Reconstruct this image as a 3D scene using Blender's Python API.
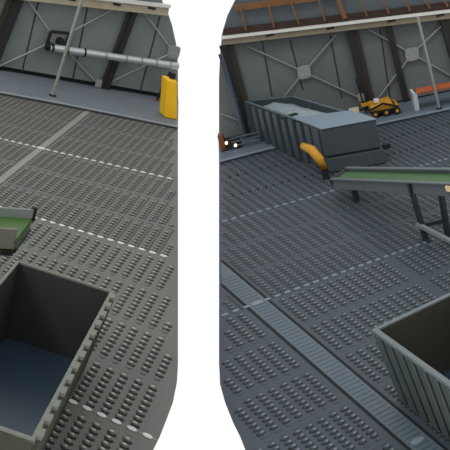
import bpy, bmesh, math, random
import numpy as np
from mathutils import Matrix, Vector
random.seed(7)
for o in list(bpy.data.objects): bpy.data.objects.remove(o)
SC = bpy.context.scene; COL = SC.collection

# ------------------------------------------------------------------ frames of reference
# The photograph shows two ends of one industrial hall, separated by plain white.  Each end is built
# rigidly in metres in its own frame (x along the wall, y towards the wall, z up).
FPX = 1080.0
RL = np.array([[0.960107,0.127566,0.248839],[0.274520,-0.260611,-0.925592],[-0.053223,0.956979,-0.285234]])
CL = np.array([0.175575,-0.283313,0.879504])*5.6
RR = np.array([[0.929917,-0.293874,-0.221115],[-0.295153,-0.237666,-0.925418],[0.219404,0.925826,-0.307748]])
CR = np.array([-0.108538,0.000580,0.744507])*8.0
TL = (np.array([[0.674347,0.738102,-0.021477],[0.341575,-0.337593,-0.877130],[-0.654662,0.584155,-0.479772]]), 640.19, (-395.93,225.), 5.6)
TR = (np.array([[0.535017,-0.839841,0.091783],[-0.363430,-0.326862,-0.872399],[0.762677,0.433391,-0.480100]]), 697.78, (906.49,225.), 8.0)

def orth(R):
    u,s,v = np.linalg.svd(R); return u@v
RL = orth(RL); RR = orth(RR)

class Frame:
    def __init__(s, R, C, T, M): s.R, s.C, s.T, s.M = R, C, T, M
    def ray(s, px, py): return s.R.T@np.array([(px-225)/FPX,(py-225)/FPX,1.0])
    def at(s, px, py, z=0.0):                       # point at height z seen at a pixel
        d = s.ray(px,py); return s.C+d*(z-s.C[2])/d[2]
    def wall(s, px, py, off=0.0):                   # point on the wall plane (off = metres in front of it)
        n = s.wn; d = s.ray(px,py); p0 = s.wp-n*off*-1
        return s.C+d*(np.dot(p0-s.C,n)/np.dot(d,n))
    def setwall(s, a, b):
        a = s.at(*a); b = s.at(*b); t = (b-a)/np.linalg.norm(b-a)
        n = np.array([t[1],-t[0],0.0]); s.wp = a; s.wn = n if np.dot(n,s.C-a) > 0 else -n; s.wt = t
    def lattice(s, u, v):                           # floor grid coordinates -> floor point
        R,f,pp,_ = s.T; Y = R@np.array([u,v,-1.0]); return s.at(f*Y[0]/Y[2]+pp[0], f*Y[1]/Y[2]+pp[1])
    def unlattice(s, px, py):
        R,f,pp,_ = s.T; d = R.T@np.array([(px-pp[0])/f,(py-pp[1])/f,1.0]); k = -1.0/d[2]; return d[0]*k, d[1]*k

MR = Matrix.Identity(4)
A = RR.T@RL
ML = Matrix([[*A[i], (CR-A@CL)[i]] for i in range(3)]+[[0,0,0,1]])
L = Frame(RL, CL, TL, ML); Rt = Frame(RR, CR, TR, MR)
L.setwall((0,72),(164,100)); Rt.setwall((250,136),(450,93))

# ------------------------------------------------------------------ camera, sky, light, exposure
cam = bpy.data.cameras.new('camera'); co = bpy.data.objects.new('camera', cam); COL.objects.link(co)
cam.sensor_width = 36; cam.lens = 36*FPX/450; cam.clip_start = .1; cam.clip_end = 500
B = np.array([RR[0], -RR[1], -RR[2]]).T
co.matrix_world = Matrix([[*B[i], CR[i]] for i in range(3)]+[[0,0,0,1]])
SC.camera = co
SC.view_settings.view_transform = 'Standard'; SC.view_settings.look = 'None'
SC.view_settings.exposure = 0; SC.view_settings.gamma = 1; SC.view_settings.use_curve_mapping = False
w = bpy.data.worlds.new('white_sky'); SC.world = w; w.use_nodes = True
w.node_tree.nodes['Background'].inputs[0].default_value = (1,1,1,1)
w.node_tree.nodes['Background'].inputs[1].default_value = 1.02
sl = bpy.data.lights.new('sun','SUN'); sl.energy = .8; sl.angle = math.radians(12); sl.color = (1,.96,.9)
so = bpy.data.objects.new('sun', sl); COL.objects.link(so)
so.rotation_euler = Vector((.45,.55,-1)).to_track_quat('-Z','Y').to_euler()

# ------------------------------------------------------------------ materials
def lin(c):
    return tuple((x/255/12.92 if x/255 <= .04045 else ((x/255+.055)/1.055)**2.4) for x in c)
def mat(name, rgb, rough=.6, metal=0, var=.12, scale=6, bump=0, spec=.3, emit=0):
    m = bpy.data.materials.new(name); m.use_nodes = True; nt = m.node_tree; b = nt.nodes['Principled BSDF']
    c = lin(rgb); b.inputs['Roughness'].default_value = rough; b.inputs['Metallic'].default_value = metal
    b.inputs['Specular IOR Level'].default_value = spec
    tc = nt.nodes.new('ShaderNodeTexCoord'); n = nt.nodes.new('ShaderNodeTexNoise')
    n.inputs['Scale'].default_value = scale; n.inputs['Detail'].default_value = 6
    r = nt.nodes.new('ShaderNodeMix'); r.data_type = 'RGBA'
    r.inputs[6].default_value = (*[x*(1-var) for x in c],1); r.inputs[7].default_value = (*[min(1,x*(1+var)) for x in c],1)
    nt.links.new(tc.outputs['Object'], n.inputs['Vector']); nt.links.new(n.outputs['Fac'], r.inputs[0])
    nt.links.new(r.outputs[2], b.inputs['Base Color'])
    if bump:
        bp = nt.nodes.new('ShaderNodeBump'); bp.inputs['Strength'].default_value = bump; bp.inputs['Distance'].default_value = .02
        nt.links.new(n.outputs['Fac'], bp.inputs['Height']); nt.links.new(bp.outputs[0], b.inputs['Normal'])
    if emit:
        b.inputs['Emission Color'].default_value = (*c,1); b.inputs['Emission Strength'].default_value = emit
    return m
M = dict(
 floorL = mat('warm_grey_plate',(93,93,90),.55,.0,.12,1.2),
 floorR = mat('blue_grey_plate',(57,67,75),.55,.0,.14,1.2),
 studL = mat('warm_stud_base',(92,92,88),.5), studR = mat('blue_stud_base',(56,65,73),.5), glintL = mat('warm_stud_glint',(158,156,142),.35,.2,.1,2), glintR = mat('blue_stud_glint',(112,124,132),.35,.2,.1,2),
 hole = mat('dark_slot',(30,31,32),.8), groove = mat('groove',(66,67,65),.7), flat_markR = mat('flat_mark_blue',(44,51,58),.7),
 dotL = mat('pale_disc',(196,198,192),.5), dotR = mat('blue_pale_disc',(112,124,132),.5),
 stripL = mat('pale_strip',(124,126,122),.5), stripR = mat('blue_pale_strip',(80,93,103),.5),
 stripD = mat('strip_slot',(60,71,80),.6),
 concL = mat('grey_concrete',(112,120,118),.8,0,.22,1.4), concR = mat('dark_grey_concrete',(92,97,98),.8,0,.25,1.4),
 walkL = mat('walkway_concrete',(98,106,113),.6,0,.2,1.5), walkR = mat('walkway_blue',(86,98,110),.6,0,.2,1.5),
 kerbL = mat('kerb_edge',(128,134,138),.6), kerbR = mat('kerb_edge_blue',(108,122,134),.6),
 colm = mat('dark_steel',(38,39,38),.5,.2), colb = mat('brown_steel',(46,43,36),.6,.1,.3,5),
 rod = mat('galvanised_rod',(150,152,148),.45,.3), post = mat('galvanised_post',(132,138,132),.4,.3),
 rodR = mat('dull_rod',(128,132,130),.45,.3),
 pipe = mat('silver_duct',(176,182,182),.3,.5,.06), black = mat('black_rubber',(20,21,22),.6),
 plate = mat('pale_plate',(128,134,130),.6), white = mat('white_paint',(196,198,192),.5,0,.06),
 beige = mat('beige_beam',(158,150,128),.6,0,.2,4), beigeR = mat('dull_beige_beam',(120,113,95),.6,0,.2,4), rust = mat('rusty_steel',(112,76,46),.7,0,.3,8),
 rustd = mat('dark_rust',(50,36,31),.7,0,.3,8), sheet = mat('blue_grey_sheet',(78,87,92),.5,0,.2,5),
 yel = mat('yellow_paint',(226,176,30),.45,0,.1), yelm = mat('amber_paint',(178,128,34),.5,0,.3,9),
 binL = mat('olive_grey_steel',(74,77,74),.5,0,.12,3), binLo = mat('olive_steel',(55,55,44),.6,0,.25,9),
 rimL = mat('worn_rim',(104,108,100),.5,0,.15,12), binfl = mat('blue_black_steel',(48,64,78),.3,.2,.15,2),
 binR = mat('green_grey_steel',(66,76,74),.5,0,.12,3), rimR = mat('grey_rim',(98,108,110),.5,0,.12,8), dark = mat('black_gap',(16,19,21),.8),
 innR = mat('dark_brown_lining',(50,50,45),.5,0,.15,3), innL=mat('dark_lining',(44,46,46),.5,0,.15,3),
 cont = mat('slate_steel',(50,61,67),.5,0,.12,3), contf = mat('slate_front',(58,66,70),.55,0,.08,3), crim = mat('slate_rim',(80,95,102),.5,0,.1,6),
 lid = mat('pale_blue_lid',(112,128,142),.4,0,.08,5), debris = mat('grey_debris',(128,140,146),.8,0,.35,10,.5),
 belt = mat('green_belt',(58,96,56),.5,0,.12,8), beltL = mat('bright_green_belt',(60,92,40),.5,0,.15,8),
 rail = mat('grey_rail',(88,97,100),.45,.1,.1,5), railL = mat('grey_rail_left',(118,126,122),.45,.1,.1,5), roller = mat('taupe_panel',(104,102,92),.5,0,.12,5),
 leg = mat('dark_leg',(30,36,40),.5), wood = mat('peach_wood',(232,204,156),.6), orange = mat('orange_seat',(156,82,46),.5,0,.1,6),
 bleg = mat('pale_leg',(168,176,180),.6), bluep = mat('blue_grey_post',(62,71,84),.4,.2), brown=mat('brown_housing',(96,58,34),.6,0,.2,8),
 lampm = mat('lamp',(255,226,190),.3,0,0,1,0,.3,1.2), lsteel = mat('light_foot',(108,116,120),.5),
)

# ------------------------------------------------------------------ helpers
class MB:
    def __init__(s): s.v = []; s.f = []; s.mi = []; s.mats = []
    def m(s, name):
        if name not in s.mats: s.mats.append(name)
        return s.mats.index(name)
    def add(s, vs, fs, mname):
        k = len(s.v); s.v += [tuple(map(float,p)) for p in vs]; i = s.m(mname)
        for f in fs: s.f.append([k+j for j in f]); s.mi.append(i)
        return s
    def hexa(s, p8, mname):                       # bottom four, top four
        return s.add(p8, [(3,2,1,0),(4,5,6,7),(0,1,5,4),(1,2,6,5),(2,3,7,6),(3,0,4,7)], mname)
    def bar(s, a, b, w, d, mname, up=(0,0,1)):
        a = np.array(a,float); b = np.array(b,float); t = (b-a)/np.linalg.norm(b-a); up = np.array(up,float)
        n = np.cross(t,up)
        if np.linalg.norm(n) < 1e-4: n = np.cross(t,(1,0,0))
        n /= np.linalg.norm(n); q = np.cross(n,t); n = n*w/2; q = q*d/2
        return s.hexa([a-n-q,a+n-q,b+n-q,b-n-q,a-n+q,a+n+q,b+n+q,b-n+q], mname)
    def tube(s, pts, r, mname, seg=14, caps=True):
        pts = [np.array(p,float) for p in pts]; n = len(pts); vs = []
        ref = np.array((.13,.21,.97))
        for i,p in enumerate(pts):
            t = pts[min(i+1,n-1)]-pts[max(i-1,0)]; t /= np.linalg.norm(t)
            a = np.cross(t,ref); a /= np.linalg.norm(a); b = np.cross(t,a); rr = r[i] if isinstance(r,(list,tuple)) else r
            vs += [p+rr*(math.cos(2*math.pi*k/seg)*a+math.sin(2*math.pi*k/seg)*b) for k in range(seg)]
        fs = [(i*seg+k, i*seg+(k+1)%seg, (i+1)*seg+(k+1)%seg, (i+1)*seg+k) for i in range(n-1) for k in range(seg)]
        if caps: fs += [tuple(range(seg))[::-1], tuple(range((n-1)*seg, n*seg))]
        return s.add(vs, fs, mname)
    def slab(s, poly, ext, mname):                # polygon extruded by vector ext
        n = len(poly); ext = np.array(ext); top = [np.array(p) for p in poly]; bot = [p+ext for p in top]
        fs = [tuple(range(n)), tuple(range(2*n-1,n-1,-1))]+[(i,i+n,(i+1)%n+n,(i+1)%n) for i in range(n)]
        return s.add(top+bot, fs, mname)
    def build(s, name, fr, parent=None, origin=None, bevel=0, smooth=False):
        me = bpy.data.meshes.new(name); V = np.array(s.v)
        o0 = np.array(parent['_o'][:]) if parent is not None else (np.array(origin,float) if origin is not None else np.array([(V[:,0].min()+V[:,0].max())/2,(V[:,1].min()+V[:,1].max())/2,V[:,2].min()]))
        me.from_pydata((V-o0).tolist(), [], s.f)
        for n in s.mats: me.materials.append(M[n])
        me.polygons.foreach_set('material_index', s.mi)
        if smooth: me.polygons.foreach_set('use_smooth', [True]*len(s.f))
        me.update()
        bm = bmesh.new(); bm.from_mesh(me); bmesh.ops.recalc_face_normals(bm, faces=bm.faces[:]); bm.to_mesh(me); bm.free()
        o = bpy.data.objects.new(name, me); COL.objects.link(o)
        if parent is not None: o.parent = parent; o['_o'] = parent['_o'][:]
        else: o.matrix_world = fr.M@Matrix.Translation(Vector(o0)); o['_o'] = o0.tolist()
        if bevel:
            b = o.modifiers.new('bevel','BEVEL'); b.width = bevel; b.segments = 2; b.limit_method = 'ANGLE'
        return o
def tag(o, label, cat, group=None):
    o['label'] = label; o['category'] = cat
    if group: o['group'] = group
    return o
def thing(name, fr, origin, label, cat, group=None):
    o = bpy.data.objects.new(name, None); COL.objects.link(o); o.empty_display_size = .2
    o.matrix_world = fr.M@Matrix.Translation(Vector(origin)); o['_o'] = [float(x) for x in origin]
    return tag(o, label, cat, group)
def struct(o): o['kind'] = 'structure'; return o
Z = np.array((0,0,1.0))

# ------------------------------------------------------------------ structure: outline of each end
cutL = [(161.5,-6),(161.6,0),(167,10),(172,25),(176,43),(177.6,58),(178,75)]
cutLb = [(178,365),(177,382),(173,402),(167,418),(160,436),(153,450),(144,470)]
cutR = [(238,-6),(235.3,0),(227.3,16),(222,34),(220,56),(219,80)]
cutRb = [(219,362),(220,384),(225,402),(233,422),(240,436),(245.4,450),(254,470)]
SL = [Vector((0,0))]
def cline(lo, hi, n): return [(lo[0]+(hi[0]-lo[0])*i/n, lo[1]+(hi[1]-lo[1])*i/n) for i in range(n+1)]
def edge_at(curve, y):
    for (x0,y0),(x1,y1) in zip(curve, curve[1:]):
        if y0 <= y <= y1: return x0+(x1-x0)*(y-y0)/(y1-y0+1e-9)
    return curve[-1][0]
bndL = cutL+cutLb; bndR = cutR+cutRb
# floors
mb = MB(); pl = [L.at(*p) for p in [(-60,80),(178,125.4)]+cutLb+[(-60,470)]]
mb.slab(pl, -Z*.01, 'floorL'); floorL = mb
mb = MB(); pl = [Rt.at(*p) for p in [(510,91.9),(219,156)]+cutRb+[(510,470)]]
mb.slab(pl, -Z*.01, 'floorR'); floorR = mb

def inside(fr, u, v, bnd, side, m=.6):
    R,f,pp,_ = fr.T; Y = R@np.array([u,v,-1.0]); px = f*Y[0]/Y[2]+pp[0]; py = f*Y[1]/Y[2]+pp[1]; lim = edge_at(bnd, py)
    return -45 < px < 495 and py < 466 and ((side < 0 and px < lim-m) or (side > 0 and px > lim+m))
def pattern(fr, mb, u0, pitch, vrows, seams, bnd, side, vrange, urange, mats, smallhole):
    """pressed studs with a slot, in runs of seven, on the plates"""
    bm_, hm_ = mats; bp = pitch*.84; S = fr.T[3]
    k0 = int((urange[0]-u0)/pitch)-1; k1 = int((urange[1]-u0)/pitch)+1
    ring = 8; A8 = [2*math.pi*i/ring for i in range(ring)]; ox, oy = smallhole; base = 'studL' if side < 0 else 'studR'
    for k in range(k0, k1+1):
        if seams(k): continue
        u = u0+k*pitch
        for (va, n) in vrows:
            for j in range(n+2):
                v = va+(j+.5)*bp
                if not inside(fr, u-.62*pitch, v, bnd, side) or not inside(fr, u+.62*pitch, v, bnd, side): continue
                h = pitch*S*(.10 if j < n else .025)
                def pt(du, dv, z): q = fr.lattice(u+du*pitch, v+dv*bp).copy(); q[2] = z; return q
                far = va > (2.2 if side < 0 else 1.75)
                if far: h *= .8
                sr, cr = ((.27,.30) if far else (.32,.36))
                if j < n: mb.add([pt(ox+sr*math.cos(a), oy+cr*math.sin(a), .0015) for a in A8], [tuple(range(ring))], hm_)
                elif j > n: mb.add([pt(ox+.22*math.cos(a), oy+.25*math.sin(a), .0015) for a in A8], [tuple(range(ring))], 'groove' if side < 0 else 'flat_markR')
                r1 = [pt(.29*math.cos(a), .28*math.sin(a), .002) for a in A8]
                r2 = [pt(.19*math.cos(a), .22*math.sin(a), h) for a in A8]
                fs = [(i,(i+1)%ring,ring+(i+1)%ring,ring+i) for i in range(ring)]
                mb.add(r1+r2, fs+[tuple(range(ring,2*ring))], base)
                if j < n: mb.add([pt(.03+(.11 if far else .15)*math.cos(a), (.12 if far else .16)*math.sin(a), h+.002) for a in A8]+[pt(.03,0,h+.006)], [(i,(i+1)%ring,ring) for i in range(ring)], bm_)  # pale cap is a highlight painted on the stud top

def ovals(fr, name, v, u0, pitch, ks, mname, bnd, side, ru=.32, rv=.24, big=None):
    mb = MB()
    for k in ks:
        u = u0+k*pitch; R,f,pp,_ = fr.T; Y = R@np.array([u,v,-1.0]); px = f*Y[0]/Y[2]+pp[0]; py = f*Y[1]/Y[2]+pp[1]
        if not (-45 < px < 495 and py < 464): continue
        lim = edge_at(bnd, py)
        if not inside(fr, u-ru*pitch, v, bnd, side, 0) or not inside(fr, u+ru*pitch, v, bnd, side, 0): continue
        s = 1.0 if big is None or k != big else 1.9
        ps = []
        for i in range(12):
            a = 2*math.pi*i/12; q = fr.lattice(u+s*ru*pitch*math.cos(a), v+min(s,1.7)*rv*pitch*math.sin(a)).copy(); q[2] = .010; ps.append(q)
        mb.slab(ps, (0,0,-.009), mname)
        a = [fr.lattice(u+du*pitch, v+dv*pitch).copy() for du,dv in ((-.55,-.07),(.55,-.07),(.55,.07),(-.55,.07))]
        for q in a: q[2] = .004
        if not ((side < 0 and px > lim-7) or (side > 0 and px < lim+7)): mb.slab(a, (0,0,-.003), 'kerbL' if side < 0 else 'stripD')
    return struct(mb.build(name, fr))

# left floor lattice
pL = .0257; bL = pL*.84; uL = -.604
rowsL = []
for a,b,n in ((1.396-.845,1.396,4),(1.396,2.241,4),(2.241,2.897,3),(2.897,3.54,3)):
    for i in range(n): rowsL.append((a+(b-a)*(i/n)+bL*.5, 8))
seamL = lambda k: k == 0
pattern(L, floorL, uL, pL, rowsL, seamL, bndL, -1, None, (-1.35,.35), ('glintL','hole'), (.10,-.30))
# right floor lattice
pR = .0180; bR = pR*.84; uR = .338
rowsR = []
for a,b,n in ((.884,1.330,3),(1.330,1.776,3),(1.776,2.222,3),(2.222,2.61,3)):
    for i in range(n):
        st = a+(b-a)*(i/n)+bR*.6; nn = 8
        rowsR.append((st, nn))
seamR = lambda k: k in (-1,0,1) or (k > 0 and k%14 == 0) or k == -14
pattern(Rt, floorR, uR, pR, rowsR, seamR, bndR, 1, None, (-.05,1.5), ('glintR','hole'), (-.16,-.05))

def groove(fr, mb, u, v0, v1, wid, mname, bnd, side, z=.0012, nseg=10):
    R,f,pp,_ = fr.T
    for i in range(nseg):
        a = v0+(v1-v0)*i/nseg; b = v0+(v1-v0)*(i+1)/nseg; ok = True
        for v in (a,b):
            for e in (-.5,.5):
                if not inside(fr, u+e*wid, v, bnd, side, .2): ok = False
        if not ok: continue
        q = [fr.lattice(u+s*wid/2, v).copy() for s,v in ((-1,a),(1,a),(1,b),(-1,b))]
        for p in q: p[2] = z
        mb.add(q, [(0,1,2,3)], mname)
for k in range(-30, 40):                       # flat dark lines painted for the shading between far stud columns
    for a,n in rowsL:
        if a < 2.2: continue
        groove(L, floorL, uL+(k+.5)*pL, a-bL*.2, a+9.2*bL, pL*.2, 'groove', bndL, -1, nseg=2)
for k in range(-24, 66):
    for a,n in rowsR:
        if a < 1.75: continue
        groove(Rt, floorR, uR+(k+.5)*pR, a-bR*.2, a+9.0*bR, pR*.2, 'flat_markR', bndR, 1, nseg=2)
struct(floorL.build('floor', L)); struct(floorR.build('floor', Rt))
for i,v in enumerate((1.396,2.241,2.897)):
    ovals(L, 'trim_%d'%(i+1), v, uL, pL, range(-30,40), 'dotL', bndL, -1, big=0)
for i,v in enumerate((1.776,2.222)):
    ovals(Rt, 'trim_%d'%(i+4), v, uR, pR, range(-24,66), 'dotR', bndR, 1, big=0)
ovals(Rt, 'trim_6', 1.130, uR, pR, [0], 'dotR', bndR, 1, big=0)
# pale strips
mb = MB(); groove(L, mb, uL, 1.2, 3.53, pL*.9, 'stripL', bndL, -1, .006, 60); struct(mb.build('trim_7', L))
mb = MB()
for i in range(8): groove(Rt, mb, uR+(i-3.5)*pR*1.7/8, .9, 2.6, pR*1.7/8, 'stripR', bndR, 1, .006, 160)
for s in (-1,1): groove(Rt, mb, uR+s*pR*1.02, .9, 2.6, pR*.22, 'dark', bndR, 1, .007, 120)
for j in range(110):
    v = 1.0+j*pR*.8
    groove(Rt, mb, uR, v, v+pR*.22, pR*1.4, 'stripD', bndR, 1, .0075, 1)
struct(mb.build('trim_8', Rt))

# walkways along the walls (a low raised slab)
def walkway(fr, front, back, k, kk, name):
    mb = MB(); h = .05
    a = [fr.at(*p, h) for p in front]; b = [fr.wall(*p) for p in back]
    for q in b: q[2] = h
    poly = a+b[::-1]; mb.slab(poly, (0,0,-h-.01), k)
    for i in range(len(a)-1):
        mb.bar(a[i]+Z*.002-fr.wn*-.0, a[i+1]+Z*.002, .12, .012, kk)
    return struct(mb.build(name, fr))
walkway(L, [(-60,81.3),(-14,89.5),(60,103),(120,115),(178,126.8)], [(-60,61.8),(178,102.5)], 'walkL', 'kerbL', 'walkway')
walkway(Rt, [(219,161.5),(267,149),(370,125.5),(464,105.5),(510,96)], [(219,143),(510,80.1)], 'walkR', 'kerbR', 'walkway')

# walls
def wallslab(fr, pts, mname, name, off=0, thick=.12):
    mb = MB(); mb.slab([fr.wall(*p, off) for p in pts], -fr.wn*thick, mname)
    return mb
mb = MB(); mb.slab([L.wall(*p,.0) for p in [(-60,62.6),(-60,52.3),(178,92),(178,103)]], -L.wn*.1, 'dark'); struct(mb.build('plinth_shade_right', L))  # recessed plinth, black to stand in for the contact shadow under the panels
mb = wallslab(L, [(-60,55.6)]+[(-60,-8)]+[(150,-8)]+cutL+[(178,96.5)], 'concL', 'wall_right', .05)
for x,y0,x2,y2 in ((40,-5,22,78),(90,-5,73,84),(160,16,140,98)):   # panel joints
    mb.bar(L.wall(x,y0,.054), L.wall(x2,y2-6,.054), .03, .01, 'colb', L.wn)
struct(mb.build('wall_right', L))
mb = MB(); mb.slab([Rt.wall(*p,.0) for p in [(510,81),(510,69.7),(219,135),(219,144)]], -Rt.wn*.1, 'dark'); struct(mb.build('plinth_shade_left', Rt))  # contact shadow at this wall's foot, also put in as a black band
mb = wallslab(Rt, [(510,77),(510,-8),(300,-8)]+cutR+[(219,139.5)], 'concR', 'wall_left', .05)
for x,y0,x2,y2 in ((290,40,303,92),(262,40,272,98),(330,35,342,100),(380,28,390,100),(440,20,450,60)):
    mb.bar(Rt.wall(x,y0,.054), Rt.wall(x2,y2-2,.054), .03, .01, 'colb', Rt.wn)
struct(mb.build('wall_left', Rt))

def wbar(fr, mb, p, q, w, d, m, off):
    mb.bar(fr.wall(*p, off), fr.wall(*q, off), w, d, m, fr.wn)
def px_m(fr): return np.linalg.norm(fr.wp-fr.C)/FPX
pmL = px_m(L); pmR = px_m(Rt)

# ---- steel columns
def column(fr, top, foot, wd, label, brownside, foot_h=.1):
    a = fr.wall(*top, .10); b = fr.wall(*foot, .10); b[2] = .05
    t = thing('steel_column', fr, b, label, 'column', 'steel columns along the wall')
    e = .10; side = fr.wt*wd*.5
    mb = MB(); mb.bar(a-side*.45*brownside+fr.wn*.06, b-side*.45*brownside+fr.wn*.06, wd*.6, .03, 'colm', fr.wn); mb.bar(a,b,.03,.16,'colm',fr.wn); mb.build('dark_flange', fr, t)
    mb = MB(); mb.bar(a+side*.5*brownside+fr.wn*.03, b+side*.5*brownside+fr.wn*.03, wd*.5, .02, 'colb' , fr.wn); mb.build('web', fr, t)
    cl.append(t); return t
cl = []; br = []
column(L, (17,-6), (-14,76), .34, 'dark steel column at the left edge, left of the duct with the black frame', -1)
column(L, (133.5,8), (103.5,88), .22, 'dark leaning steel column behind the silver duct, left of the yellow cabinet', -1)
column(Rt, (226,44), (250,134), .30, 'dark steel column behind the far end of the ribbed debris container', 1)
column(Rt, (352,30), (370,106), .26, 'dark steel column with brown side rising behind the small yellow machine', 1)
column(Rt, (388,25), (406,99), .15, 'thin dark steel column between the yellow machine and the orange bench', 1)
column(Rt, (444,18), (464,90), .2, 'dark steel column at the right edge behind the orange bench', 1)

# ---- cross bracing
def brace(fr, centre, ends, label, plate=None, rodm='rod', r=.02):
    c = fr.wall(*centre, .12)
    t = thing('cross_brace', fr, c, label, 'brace', 'cross braces on the wall')
    mb = MB()
    s = plate or .17; ax = fr.wt
    pts = []
    for i in range(16):
        a = 2*math.pi*i/16; k = (abs(math.cos(a))**6+abs(math.sin(a))**6)**(-1/6)
        pts.append(c+fr.wn*.03+(ax*math.cos(a)+Z*math.sin(a))*k*s)
    mb.slab(pts, -fr.wn*.03, 'plate')
    for dx,dz in ((-.5,.5),(.5,.5),(-.5,-.5),(.5,-.5)):
        q = c+fr.wn*.03+ax*dx*s+Z*dz*s; mb.tube([q,q+fr.wn*.02], .018, 'rod', 6)
    mb.build('gusset_plate', fr, t)
    for e in ends:
        mb = MB(); mb.tube([c, fr.wall(*e, .12)], r, rodm, 8); mb.build('rod', fr, t)
    br.append(t); return t
brace(L, (56,40), [(27,-1),(-10,70.5),(118,7),(98,84)], 'cross brace of pale rods behind the black framed duct outlet')
brace(L, (173.5,52), [(145,14),(107,84)], 'cross brace of pale rods above the yellow cabinet, plate at the white edge', .15)
brace(Rt, (304,72), [(247,46),(336,35),(283,98),(362,99)], 'cross brace with square plate above the ribbed debris container', .15, 'rodR')
brace(Rt, (412,54), [(366,28),(441,26),(376,101),(460,81)], 'cross brace with square plate above the orange bench', .15, 'rodR')
mb = MB(); mb.tube([Rt.wall(220.5,113.5,.12), Rt.wall(243,122,.12)], .018, 'rodR', 8)
tag(mb.build('brace_rod', Rt), 'short thin brace rod low on the wall left of the blue-grey post', 'brace')
def base_plate(fr, p, parent):
    mb = MB(); c = fr.wall(*p,.16); mb.bar(c-Z*.08,c+Z*.10,.15,.04,'plate',fr.wn); mb.build('base_plate', fr, parent, bevel=.01)
base_plate(L,(98.5,84),br[0]); base_plate(Rt,(251.5,124),cl[2]); base_plate(Rt,(361,98),br[2])

# ---- round posts
def post(fr, foot, top, r, m, label, z0=.05, footm='black'):
    b = fr.at(*foot, z0); d = fr.ray(*top); s = np.dot((b-fr.C)[:2], d[:2])/np.dot(d[:2],d[:2]); a = fr.C+d*s
    t = thing('steel_post', fr, b, label, 'post')
    mb = MB(); mb.tube([b,a], r, m, 16); mb.build('pole', fr, t, smooth=False)
    mb = MB(); mb.tube([b,b+Z*.03], r*2.0, footm, 16); mb.build('foot_plate', fr, t)
    mb = MB(); mb.tube([b+(a-b)*.45,b+(a-b)*.45+Z*.05], r*1.3, m, 16); mb.build('collar', fr, t)
    return t
post(L, (52.5,96), (83.5,-6), .036, 'post', 'slim galvanised post standing on the walkway in front of the duct')
post(L, (156.5,101), (170,72), .03, 'black', 'short black post standing left of the yellow cabinet', footm='rust')
post(Rt, (439.3,109), (417.5,17), .032, 'post', 'slim galvanised post standing in front of the orange bench')
post(Rt, (246.5,139), (220.5,54), .055, 'bluep', 'blue-grey post at the far left end of the ribbed debris container')

# ---- long beams under the roof
def beam(fr, a, b, off, label, wtop, hb, mt, mb_):
    p, q = fr.wall(*a, off), fr.wall(*b, off)
    t = thing('roof_beam', fr, p, label, 'beam')
    m = MB(); m.bar(p-Z*hb/2, q-Z*hb/2, hb, .16, mb_, fr.wn); m.build('web', fr, t)
    m = MB(); m.bar(p+fr.wn*.06+Z*wtop*.3, q+fr.wn*.06+Z*wtop*.3, wtop, .16, mt, fr.wn); m.build('flange', fr, t)
    for k in (.2,.45,.7,.9):
        c = p+(q-p)*k+fr.wn*.085-Z*hb*.35; m = MB(); m.bar(c-fr.wt*.09,c+fr.wt*.09,.05,.02,'colm',fr.wn); m.build('bracket', fr, t)
    return t
beam(L, (-14,-14), (168.5,6.5), .22, 'beige roof beam with pale upper edge above the silver duct', .07, .20, 'white', 'beige')
beam(Rt, (221.5,38), (464,9.5), .22, 'long beam with white upper edge running over the concrete wall', .055, .15, 'white', 'beigeR')

# ---- upper wall with rusty bars (right)
mb = MB(); mb.slab([Rt.wall(*p, .13) for p in [(510,1),(510,-8),(300,-8)]+cutR[:4]+[(222.3,36)]], -Rt.wn*.12, 'sheet'); struct(mb.build('wall_left', Rt))
mb = MB(); wbar(Rt, mb, (223.5,32.5), (464,4), .17, .05, 'rustd', .2); tag(mb.build('purlin', Rt), 'dark rusty purlin lying just above the long white edged beam', 'purlin')
mb = MB(); wbar(Rt, mb, (234,8), (345,-6), .14, .06, 'rust', .24); tag(mb.build('purlin', Rt), 'light rusty timber coloured purlin at the top left of the upper wall', 'purlin')
for i,x in enumerate((246,274,299,325,345,367,389,410,430,448)):
    yb = 36-(x-222)*.118-3; yt = 8-(x-236)*.13 if x < 300 else -7
    n = ['first','second','third','fourth','fifth','sixth','seventh','eighth','ninth','tenth'][i]
    mb = MB(); thick = .035 if i != 4 else .10
    wbar(Rt, mb, (x,yb), (x-6 if yt > 0 else x-9,yt), thick, .04, 'rust', .34)
    tag(mb.build('rusty_bar', Rt), 'narrow rusty upright bar on the upper wall, %s of ten from the left'%n, 'bar', 'rusty upright bars on the upper wall')
mb = MB(); wbar(L, mb, (108,-9), (163,-2.5), .12, .05, 'dark', .3); tag(mb.build('purlin', L), 'black purlin above the beige beam at the top of the warm grey end', 'purlin')

# ------------------------------------------------------------------ silver duct (left end)
off = .35
p0 = L.wall(50,47.5,off); p1 = L.wall(178,66.5,off)
t = thing('duct', L, p0, 'long silver air duct with black elbow running across the wall to the yellow cabinet', 'duct')
ctr = L.wall(57,41,off)
mb = MB(); mb.tube([p0,p1], .085, 'pipe', 20); mb.build('pipe', L, t)
for k in (.02,.13,.26,.42,.58,.70,.82,.93):
    q = p0+(p1-p0)*k; dq = (p1-p0)/np.linalg.norm(p1-p0)*.02
    mb = MB(); mb.tube([q-dq,q+dq], .096, 'black' if k < .3 else 'post', 20); mb.build('clamp', L, t)
mb = MB(); mb.tube([p0+(p1-p0)*.01, p0-L.wt*.03+Z*.01, p0-L.wt*.03-L.wn*.08+Z*.03, p0+Z*.05+L.wt*.03-L.wn*.2], [.088,.08,.07,.05], 'black', 16); mb.build('elbow', L, t)
mb = MB(); c = [L.wall(x,y,.22) for x,y in ((51,31.5),(69.5,33.5),(65,51),(45.5,49))]
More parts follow.
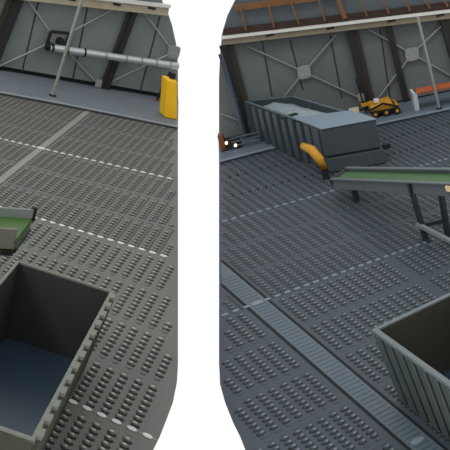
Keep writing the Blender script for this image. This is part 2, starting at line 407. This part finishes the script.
for i in range(4): mb.bar(c[i],c[(i+1)%4],.065,.05,'black',L.wn)
mb.build('wall_frame', L, t, bevel=.01)
mb = MB(); q = L.wall(60,41.5,.18); mb.tube([q-L.wn*.05,q+L.wn*.12], [.10,.085], 'black', 16); mb.build('outlet', L, t)

# ------------------------------------------------------------------ yellow cabinet (left end)
a = L.at(165.0,117.5,.05); b = L.at(177.3,120.3,.05); d = -L.wn*.4
hh = .80; a2_ = L.wall(167.6,79,0); b2_ = L.wall(178,81.5,0)
def over(p, px, py):
    d_ = L.ray(px,py); k_ = np.dot(p-L.C, L.wn)/np.dot(d_, L.wn); return L.C+d_*k_
ta = over(a,167.6,79.5); tb = over(b,177.8,81.5)
t = thing('cabinet', L, a, 'bright yellow cabinet standing on the walkway at the end of the silver duct', 'cabinet')
mb = MB(); mb.hexa([a,b,b+d,a+d,ta,tb,tb+d,ta+d], 'yel'); mb.build('body', L, t, bevel=.03)
q0 = ta+(tb-ta)*.5+d*.3; q1 = ta+(tb-ta)*.9+d*.3
mb = MB(); mb.hexa([q0,q1,q1+d*.4,q0+d*.4]+[x+Z*.13 for x in (q0,q1,q1+d*.4,q0+d*.4)], 'black'); mb.build('top_unit', L, t, bevel=.01)

# ------------------------------------------------------------------ open bins
def quad(c, h, taper=0):
    c = [np.array(x,float) for x in c]                 # near-left, near-right, far-right, far-left (floor level)
    def P(u,v,z=0): 
        q = c[0]*(1-u)*(1-v)+c[1]*u*(1-v)+c[2]*u*v+c[3]*(1-u)*v; return np.array([q[0],q[1],z])
    return P
def openbin(fr, c, h, th, label, ml, mrim, mrib, mfloor, minn, sides, nrib, name='steel_bin', cat='bin', fz=.06, inset=0.0, ribd=.05, rw=.62, gap='dark', out=(0,0,0,0), flush=False):
    P = quad(c,h); t = thing(name, fr, P(.5,.5), label, cat)
    W = np.linalg.norm(P(1,0)-P(0,0)); Dp = np.linalg.norm(P(0,1)-P(0,0)); tu = th/W; tv = th/Dp; iu = inset/W; iv = inset/Dp
    mb = MB()
    O = [(0,0),(1,0),(1,1),(0,1)]; I = [(tu,tv),(1-tu,tv),(1-tu,1-tv),(tu,1-tv)]; ol,orr,on,of_ = out; IB = [(tu+iu+ol/W,tv+iv+on/Dp),(1-tu-iu-orr/W,tv+iv+on/Dp),(1-tu-iu-orr/W,1-tv-iv-of_/Dp),(tu+iu+ol/W,1-tv-iv-of_/Dp)]
    ol,orr,on,of_ = out; OB = [(ol/W,on/Dp),(1-orr/W,on/Dp),(1-orr/W,1-of_/Dp),(ol/W,1-of_/Dp)]
    ob = [P(*q,0.012) for q in OB]; ot = [P(*q,h) for q in O]; it = [P(*q,h) for q in I]; ib = [P(*q,fz) for q in IB]
    mb.add(ob+ot, [(i,(i+1)%4,4+(i+1)%4,4+i) for i in range(4)]+[(3,2,1,0)], gap)
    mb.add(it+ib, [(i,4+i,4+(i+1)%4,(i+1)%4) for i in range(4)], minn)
    mb.add(ot+it, [(i,(i+1)%4,4+(i+1)%4,4+i) for i in range(4)], ml)
    mb.build('body', fr, t)
    mb = MB(); mb.slab([q+Z*.006 for q in ib], -Z*.012, mfloor); mb.build('floor_plate', fr, t)
    mb = MB()
    for i in range(4):
        j = (i+1)%4; a = [ot[i],ot[j],it[j],it[i]]
        mb.hexa([q-Z*.02 for q in a]+[q+Z*.02 for q in a], mrim)
    mb.build('rim', fr, t)
    for s,n in zip(sides,nrib):
        a0,a1 = {'l':((0,1),(0,0)),'r':((1,0),(1,1)),'n':((0,0),(1,0)),'f':((1,1),(0,1))}[s]
        A0 = P(*a0); A1 = P(*a1); dr = A1-A0; nn = np.array([dr[1],-dr[0],0]); nn /= np.linalg.norm(nn)
        if np.dot(nn, P(.5,.5)-A0) > 0: nn = -nn
        for k in range(n):
            cor = {(0,0):0,(1,0):1,(1,1):2,(0,1):3}; B0 = ob[cor[a0]]*np.array((1,1,0)); B1 = ob[cor[a1]]*np.array((1,1,0)); bd_ = B1-B0
            f0, f1_ = (k+.5-rw/2)/n, (k+.5+rw/2)/n; e = dr/np.linalg.norm(dr)*.015; mb = MB()
            lo = [B0+bd_*f0-nn*.004, B0+bd_*f1_-nn*.004, B0+bd_*f1_+nn*ribd-e, B0+bd_*f0+nn*ribd+e]
            hi = [A0+dr*f0-nn*.004, A0+dr*f1_-nn*.004, A0+dr*f1_+nn*ribd-e, A0+dr*f0+nn*ribd+e]
            mb.hexa([q+Z*.015 for q in lo]+[q+Z*(h-.012 if not flush else h-.012) for q in hi], mrib)
            mb.build('rib', fr, t)
            if flush:
                ps = [A0+dr*f0-nn*.03, A0+dr*f1_-nn*.03, A0+dr*f1_+nn*(ribd+.004), A0+dr*f0+nn*(ribd+.004)]
                mb = MB(); mb.hexa([q+Z*(h-.01) for q in ps]+[q+Z*(h+.022) for q in ps], mrim); mb.build('rim_tooth', fr, t)
    return t, P
# left bin
h = .87
fr_ = [L.at(*p, h)*np.array((1,1,0)) for p in ((17,262),(113,293),(34,442))]
fl_,frr,nr = fr_; nl = nr+(fl_-frr)*1.0
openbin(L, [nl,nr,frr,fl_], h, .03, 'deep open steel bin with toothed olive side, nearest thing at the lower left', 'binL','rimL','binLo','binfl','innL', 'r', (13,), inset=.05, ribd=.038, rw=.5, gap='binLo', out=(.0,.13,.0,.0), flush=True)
# right bin
h = .89
A0 = Rt.at(372,331,h)*np.array((1,1,0)); A1 = Rt.at(450,388,h)*np.array((1,1,0)); F1 = Rt.at(450,294,h)*np.array((1,1,0))
d = (A1-A0); A1 = A0+d*1.45; U = (F1-A0)*1.25
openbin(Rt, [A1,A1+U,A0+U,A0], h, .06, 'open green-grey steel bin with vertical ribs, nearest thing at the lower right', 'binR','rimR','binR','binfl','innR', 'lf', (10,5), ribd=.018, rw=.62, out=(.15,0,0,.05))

# ------------------------------------------------------------------ ribbed debris container (right end)
h = .87
c = [Rt.at(330,172), Rt.at(382,163), Rt.at(291,96,h)*np.array((1,1,0)), Rt.at(250,137)]
c[2] = c[2]+(c[1]-c[2])*.035; c[3] = c[3]+(c[0]-c[3])*.035
t, P = openbin(Rt, c, h, .06, 'long ribbed slate container filled with grey debris, its block end above the conveyor', 'cont','crim','cont','debris','cont', 'l', (10,), name='debris_container', cat='container', fz=.45, ribd=.05, rw=.6)
mb = MB(); n = 14                                  # heap
for i in range(n):
    for j in range(2): pass
gv = []; 
for i in range(n+1):
    for j in range(8):
        u = .07+.86*j/7; v = .2+.78*i/n; gv.append(P(u,v,.73+.04*math.sin(9*u+3*v)+.04*random.random()+.03*(1-v)))
mb.add(gv, [(i*8+j,i*8+j+1,(i+1)*8+j+1,(i+1)*8+j) for i in range(n) for j in range(7)], 'debris')
tag(mb.build('debris_heap', Rt, smooth=True), 'pale grey debris heap lying inside the ribbed slate container', 'debris')['kind'] = 'stuff'
mb = MB(); a = Rt.at(280,118.5,.84); b = Rt.at(297,113.5,.84); mb.bar(a,b,.16,.03,'dark'); tag(mb.build('steel_offcut', Rt, bevel=.01), 'dark flat steel offcut lying on the debris heap', 'offcut')
# closed block end with lid
mb = MB(); mb.hexa([P(-.02,-.012,.33),P(1.02,-.012,.33),P(1.02,.2,.33),P(-.02,.2,.33),P(-.02,-.012,h+.005),P(1.02,-.012,h+.005),P(1.02,.2,h+.03),P(-.02,.2,h+.03)], 'contf'); mb.build('end_block', Rt, t, bevel=.01)
mb = MB(); mb.hexa([P(-.02,-.03,.02),P(1.04,-.03,.02),P(1.04,.1,.02),P(-.02,.1,.02),P(-.02,-.03,.29),P(1.04,-.03,.29),P(1.04,.1,.29),P(-.02,.1,.29)], 'contf'); mb.build('lower_block', Rt, t, bevel=.01)
mb = MB(); mb.hexa([P(0,-.008,.28),P(1,-.008,.28),P(1,.1,.28),P(0,.1,.28),P(0,-.008,.34),P(1,-.008,.34),P(1,.1,.34),P(0,.1,.34)], 'dark'); mb.build('gap', Rt, t)
mb = MB(); mb.hexa([P(-.03,-.02,h+.01),P(1.03,-.02,h+.01),P(1.03,.26,h+.035),P(-.03,.30,h+.035),P(-.03,-.02,h+.03),P(1.03,-.02,h+.03),P(1.03,.26,h+.06),P(-.03,.30,h+.06)], 'lid'); mb.build('lid', Rt, t, bevel=.008)
mb = MB(); q = P(1.04,-.02,.33); mb.bar(q, q+np.array((.14,-.02,0)), .1,.1,'black'); mb.build('latch', Rt, t, bevel=.01)
# yellow arm on the side
mb = MB(); pts = [Rt.at(303,146,.62), Rt.at(312,150,.58), Rt.at(320,160,.42), Rt.at(324,168,.22)]
mb.tube(pts, [.07,.09,.09,.07], 'yelm', 12); t2 = mb.build('loading_arm', Rt, smooth=True)
tag(t2, 'yellow curved arm beside the near left corner of the debris container', 'arm')
mb = MB(); mb.tube([pts[-1]-Z*.02, np.array([pts[-1][0],pts[-1][1],.0])+0], .07, 'black', 12); mb.build('foot', Rt, t2)
# small cream box on the wall side of container
c = Rt.at(352,112,.1); t = thing('paper_box', Rt, c*np.array((1,1,0))+Z*.05, 'small cream box on the walkway behind the debris container lid', 'box')
q = Rt.at(350,114.5,.05); 
mb = MB(); e = Rt.wt*.22; dd = -Rt.wn*.12; mb.hexa([q,q+e,q+e+dd,q+dd]+[x+Z*.10 for x in (q,q+e,q+e+dd,q+dd)], 'wood'); mb.build('carton', Rt, t, bevel=.01)
mb = MB(); mb.hexa([x+Z*.10 for x in (q,q+e,q+e+dd,q+dd)]+[x+Z*.115 for x in (q,q+e,q+e+dd,q+dd)], 'white'); mb.build('lid', Rt, t)

# ------------------------------------------------------------------ conveyor (right end)
P0 = Rt.at(334,189,.16); P1 = Rt.at(455,197,1.02); rise = .20
Wv = Rt.at(448,170,1.2)-Rt.at(448,184.5,1.2)
D = P1-P0; dn = D/np.linalg.norm(D)
Wv = Wv-dn*np.dot(Wv,dn)
t = thing('conveyor', Rt, P0*np.array((1,1,0)), 'green belt conveyor rising from the debris container towards the right edge', 'conveyor')
P1e = P1+D*.12
def rail(base, name, m):
    mb = MB(); w = Wv/np.linalg.norm(Wv)*.04
    mb.hexa([base,P1e+(base-P0),P1e+(base-P0)+w,base+w]+[q+Z*rise for q in (base,P1e+(base-P0),P1e+(base-P0)+w,base+w)], m)
    mb.bar(base+Z*rise-w*.3, P1e+(base-P0)+Z*rise-w*.3, .07, .025, m)
    return mb.build(name, Rt, t, bevel=.006)
rail(P0,'side_rail','rail'); rail(P0+Wv,'side_rail','rail')
mb = MB(); q0 = P0+Wv*.07+Z*rise*.72; q1 = P1e+Wv*.07+Z*rise*.72
mb.hexa([x-Z*.03 for x in (q0,q1,q1+Wv*.87,q0+Wv*.87)]+[q0,q1,q1+Wv*.87,q0+Wv*.87],'belt'); mb.build('belt', Rt, t)
mb = MB(); mb.tube([P0+Wv*.02+Z*.1+dn*-.05, P0+Wv*.98+Z*.1-dn*.05], .09, 'leg', 14); mb.build('tail_roller', Rt, t)
def stand(fpx, tpx, ztop):
    foot = Rt.at(*fpx); d = Rt.ray(*tpx); s = np.dot((foot-Rt.C)[:2], d[:2])/np.dot(d[:2],d[:2]); return foot, Rt.C+d*s
f1, a1 = stand((426,240),(411,191),.8); f2, a2 = stand((448,236),(441,192),.8)
for f_,a_ in ((f1,a1),(f2,a2)):
    mb = MB(); mb.bar(f_+Z*.0, a_+Z*.12, .09, .07, 'leg', (1,0,0)); mb.build('leg', Rt, t, bevel=.005)
    mb = MB(); mb.bar(f_+Z*.01-dn*.12*np.array((1,1,0)), f_+Z*.01+dn*.12*np.array((1,1,0)), .1,.02,'leg'); mb.build('foot', Rt, t)
mb = MB(); mb.bar(f1+(a1-f1)*.30, f2+(a2-f2)*.36, .06,.06,'leg'); mb.build('cross_bar', Rt, t)
mb = MB(); mb.bar(Rt.at(417,224,.28), Rt.at(454,243,.06), .07,.05,'lsteel'); mb.build('foot_rail', Rt, t)
m0 = P0+Wv*.5+D*.12; 
mb = MB(); mb.bar(m0*np.array((1,1,0)), m0, .09,.09,'leg',(1,0,0)); mb.build('leg', Rt, t)
q = Rt.at(453,187.5,1.15)-Wv*.06
mb = MB(); mb.bar(q-dn*.12, q+dn*.3, .08,.09,'wood'); mb.build('wooden_block', Rt, t, bevel=.01)['label'] = 'pale wooden block'

# ------------------------------------------------------------------ conveyor (left end)
zc = .80
e1 = L.at(33,216,zc); e0 = L.at(17,237,zc)
far0 = L.at(-14,213,zc); dv = far0-e1; 
t = thing('conveyor', L, e1*np.array((1,1,0)), 'green belt conveyor end jutting in at the left edge above the toothed bin', 'conveyor')
wv = e0-e1
def lrail(b0, ext, hgt, m, nm, w=.04, zz=0):
    mb = MB(); n_ = wv/np.linalg.norm(wv)*w
    mb.hexa([x+Z*zz for x in (b0,b0+ext,b0+ext+n_,b0+n_)]+[x+Z*(zz+hgt) for x in (b0,b0+ext,b0+ext+n_,b0+n_)], m); return mb.build(nm, L, t, bevel=.006)
lrail(e1, dv, .12, 'railL', 'side_rail', zz=-.03)
lrail(e0-wv*.02+dv*.02, dv*1.0, .24, 'roller', 'side_rail', .05, -.14)
mb = MB(); q = [e1+wv*.05, e1+wv*.05+dv, e0+dv, e0]
mb.hexa([x-Z*.16 for x in q]+[x-Z*.02 for x in q], 'beltL'); mb.build('belt', L, t)
mb = MB(); mb.tube([e1+wv*.04-Z*.17+dv*.05, e0-Z*.17-wv*.05+dv*.05], .045, 'leg', 14); mb.build('head_roller', L, t)
mb = MB(); mb.bar(e1-Z*.06, e1+Z*.11, .05, .06, 'black', (1,0,0)); mb.build('end_plate', L, t)
mb = MB(); q = e0+dv*.05-Z*.18; mb.bar(q, q+dv*.25, .1,.06,'black'); mb.build('under_bar', L, t)
mb = MB(); q = e1+wv*.5+dv*1.0; mb.bar(q*np.array((1,1,0)), q-Z*.08, .1,.1,'leg',(1,0,0)); mb.build('leg', L, t)

# ------------------------------------------------------------------ orange bench
zt = .41
s0 = Rt.at(415,95,zt); s1 = Rt.at(462,86,zt); bd = Rt.at(416,88.5,zt)-Rt.at(415,93,zt)
bd = bd-Rt.wt*np.dot(bd,Rt.wt)
t = thing('bench', Rt, s0*np.array((1,1,0))+Z*.05, 'orange topped bench with pale slab legs on the walkway at the right', 'bench')
mb = MB(); mb.hexa([s0,s1,s1+bd,s0+bd]+[x+Z*.05 for x in (s0,s1,s1+bd,s0+bd)], 'orange'); mb.build('seat', Rt, t, bevel=.01)
for k,nm in ((-.05,'leg'),(.80,'leg')):
    a = s0+(s1-s0)*k; e = (s1-s0)/np.linalg.norm(s1-s0)*.10
    mb = MB(); mb.hexa([x-Z*(zt-.05)+Z*0 for x in (a,a+e,a+e+bd,a+bd)]+[x+(0 if k > 0 else .05)*Z for x in (a,a+e,a+e+bd,a+bd)], 'bleg'); mb.build('leg', Rt, t, bevel=.008)

# ------------------------------------------------------------------ small yellow machine
b0 = Rt.at(372,119,.05); b1 = Rt.at(402,113.5,.05); bk = -Rt.wn*.7
t = thing('compact_machine', Rt, b0, 'small yellow and black wheeled machine with a dark mast on the walkway', 'machine')
U = b1-b0
def mp(u,v,z): return b0+U*u+bk*v+Z*z
mb = MB(); mb.hexa([mp(.05,.1,.06),mp(.95,.1,.06),mp(.95,.9,.06),mp(.05,.9,.06),mp(.05,.1,.14),mp(.95,.1,.14),mp(.95,.9,.14),mp(.05,.9,.14)],'black'); mb.build('chassis', Rt, t, bevel=.01)
mb = MB(); mb.hexa([mp(0,.08,.14),mp(.82,.08,.14),mp(.82,.92,.14),mp(0,.92,.14),mp(.04,.12,.26),mp(.74,.12,.30),mp(.74,.88,.30),mp(.04,.88,.26)],'yelm'); mb.build('body', Rt, t, bevel=.02)
mb = MB(); mb.hexa([mp(.84,.1,.12),mp(1.0,.1,.1),mp(1.0,.9,.1),mp(.84,.9,.12),mp(.84,.15,.24),mp(.95,.15,.18),mp(.95,.85,.18),mp(.84,.85,.24)],'yelm'); mb.build('nose', Rt, t, bevel=.01)
for u in (.14,.5,.86):
    for v in (0,.92):
        mb = MB(); c_ = mp(u,v,.09); mb.tube([c_-bk*.04,c_+bk*.06], .075, 'black', 14); o = mb.build('wheel', Rt, t)
        mb = MB(); mb.tube([c_-bk*.055,c_-bk*.035], .035, 'yelm', 10); mb.build('hub', Rt, o)
for a_,b_ in (((.0,.02,.2),(.45,.02,.3)),((.45,.02,.3),(.95,.02,.16))):
    mb = MB(); mb.bar(mp(*a_), mp(*b_), .03,.04,'black'); mb.build('guard_rail', Rt, t)
mb = MB(); mb.hexa([mp(.2,.3,.29),mp(.36,.3,.29),mp(.36,.6,.29),mp(.2,.6,.29),mp(.2,.3,.35),mp(.36,.3,.35),mp(.36,.6,.35),mp(.2,.6,.35)],'white'); mb.build('engine_cap', Rt, t)
mt = Rt.at(366,112,.1); 
d = Rt.ray(356,79); top = Rt.C+d*(np.dot(mt-Rt.C, Rt.wn)/np.dot(d, Rt.wn))
for k in (0,.08):
    mb = MB(); mb.bar(mt+Rt.wt*k, top+Rt.wt*k, .035,.05,'black',Rt.wn); mb.build('mast_rail', Rt, t)
mb = MB(); mb.bar(mt+Rt.wt*-.08+Z*.18, mt+Rt.wt*.2+Z*.18, .08,.08,'yelm',Rt.wn); mb.build('carriage', Rt, t)

# ------------------------------------------------------------------ brown machine with lamps, far left of the right end
b0 = Rt.at(221,152.5,.05); b1 = Rt.at(262,143,.05); U = b1-b0; bk = -Rt.wn*.3
t = thing('work_cart', Rt, b0, 'low brown cart with two lit lamps and dark bars beside the blue-grey post', 'cart')
mb = MB(); mb.hexa([mp(0,0,.02),mp(.13,0,.02),mp(.13,1,.02),mp(0,1,.02),mp(0,0,.38),mp(.13,0,.38),mp(.13,1,.38),mp(0,1,.38)],'brown'); mb.build('housing', Rt, t, bevel=.02)
mb = MB(); mb.hexa([mp(.13,.1,.05),mp(.5,.1,.05),mp(.5,.9,.05),mp(.13,.9,.05),mp(.13,.1,.22),mp(.5,.1,.2),mp(.5,.9,.2),mp(.13,.9,.22)],'black'); mb.build('engine_block', Rt, t, bevel=.02)
for z in (.08,.17,.26):
    mb = MB(); mb.tube([mp(.3,-.05,z),mp(.98,-.05,z)], .022, 'bluep', 10); mb.build('tow_bar', Rt, t)
for u,z in ((.18,.20),(.38,.10)):
    mb = MB(); c_ = mp(u,-.12,z); mb.tube([c_,c_-bk/np.linalg.norm(bk)*.05], .035, 'lampm', 12); mb.build('lamp', Rt, t)
for u in (.06,.45):
    mb = MB(); c_ = mp(u,.5,.06); mb.tube([c_-bk*.4,c_+bk*.4], .06, 'black', 14); mb.build('wheel', Rt, t)

for o in bpy.data.objects:
    if '_o' in o: del o['_o']
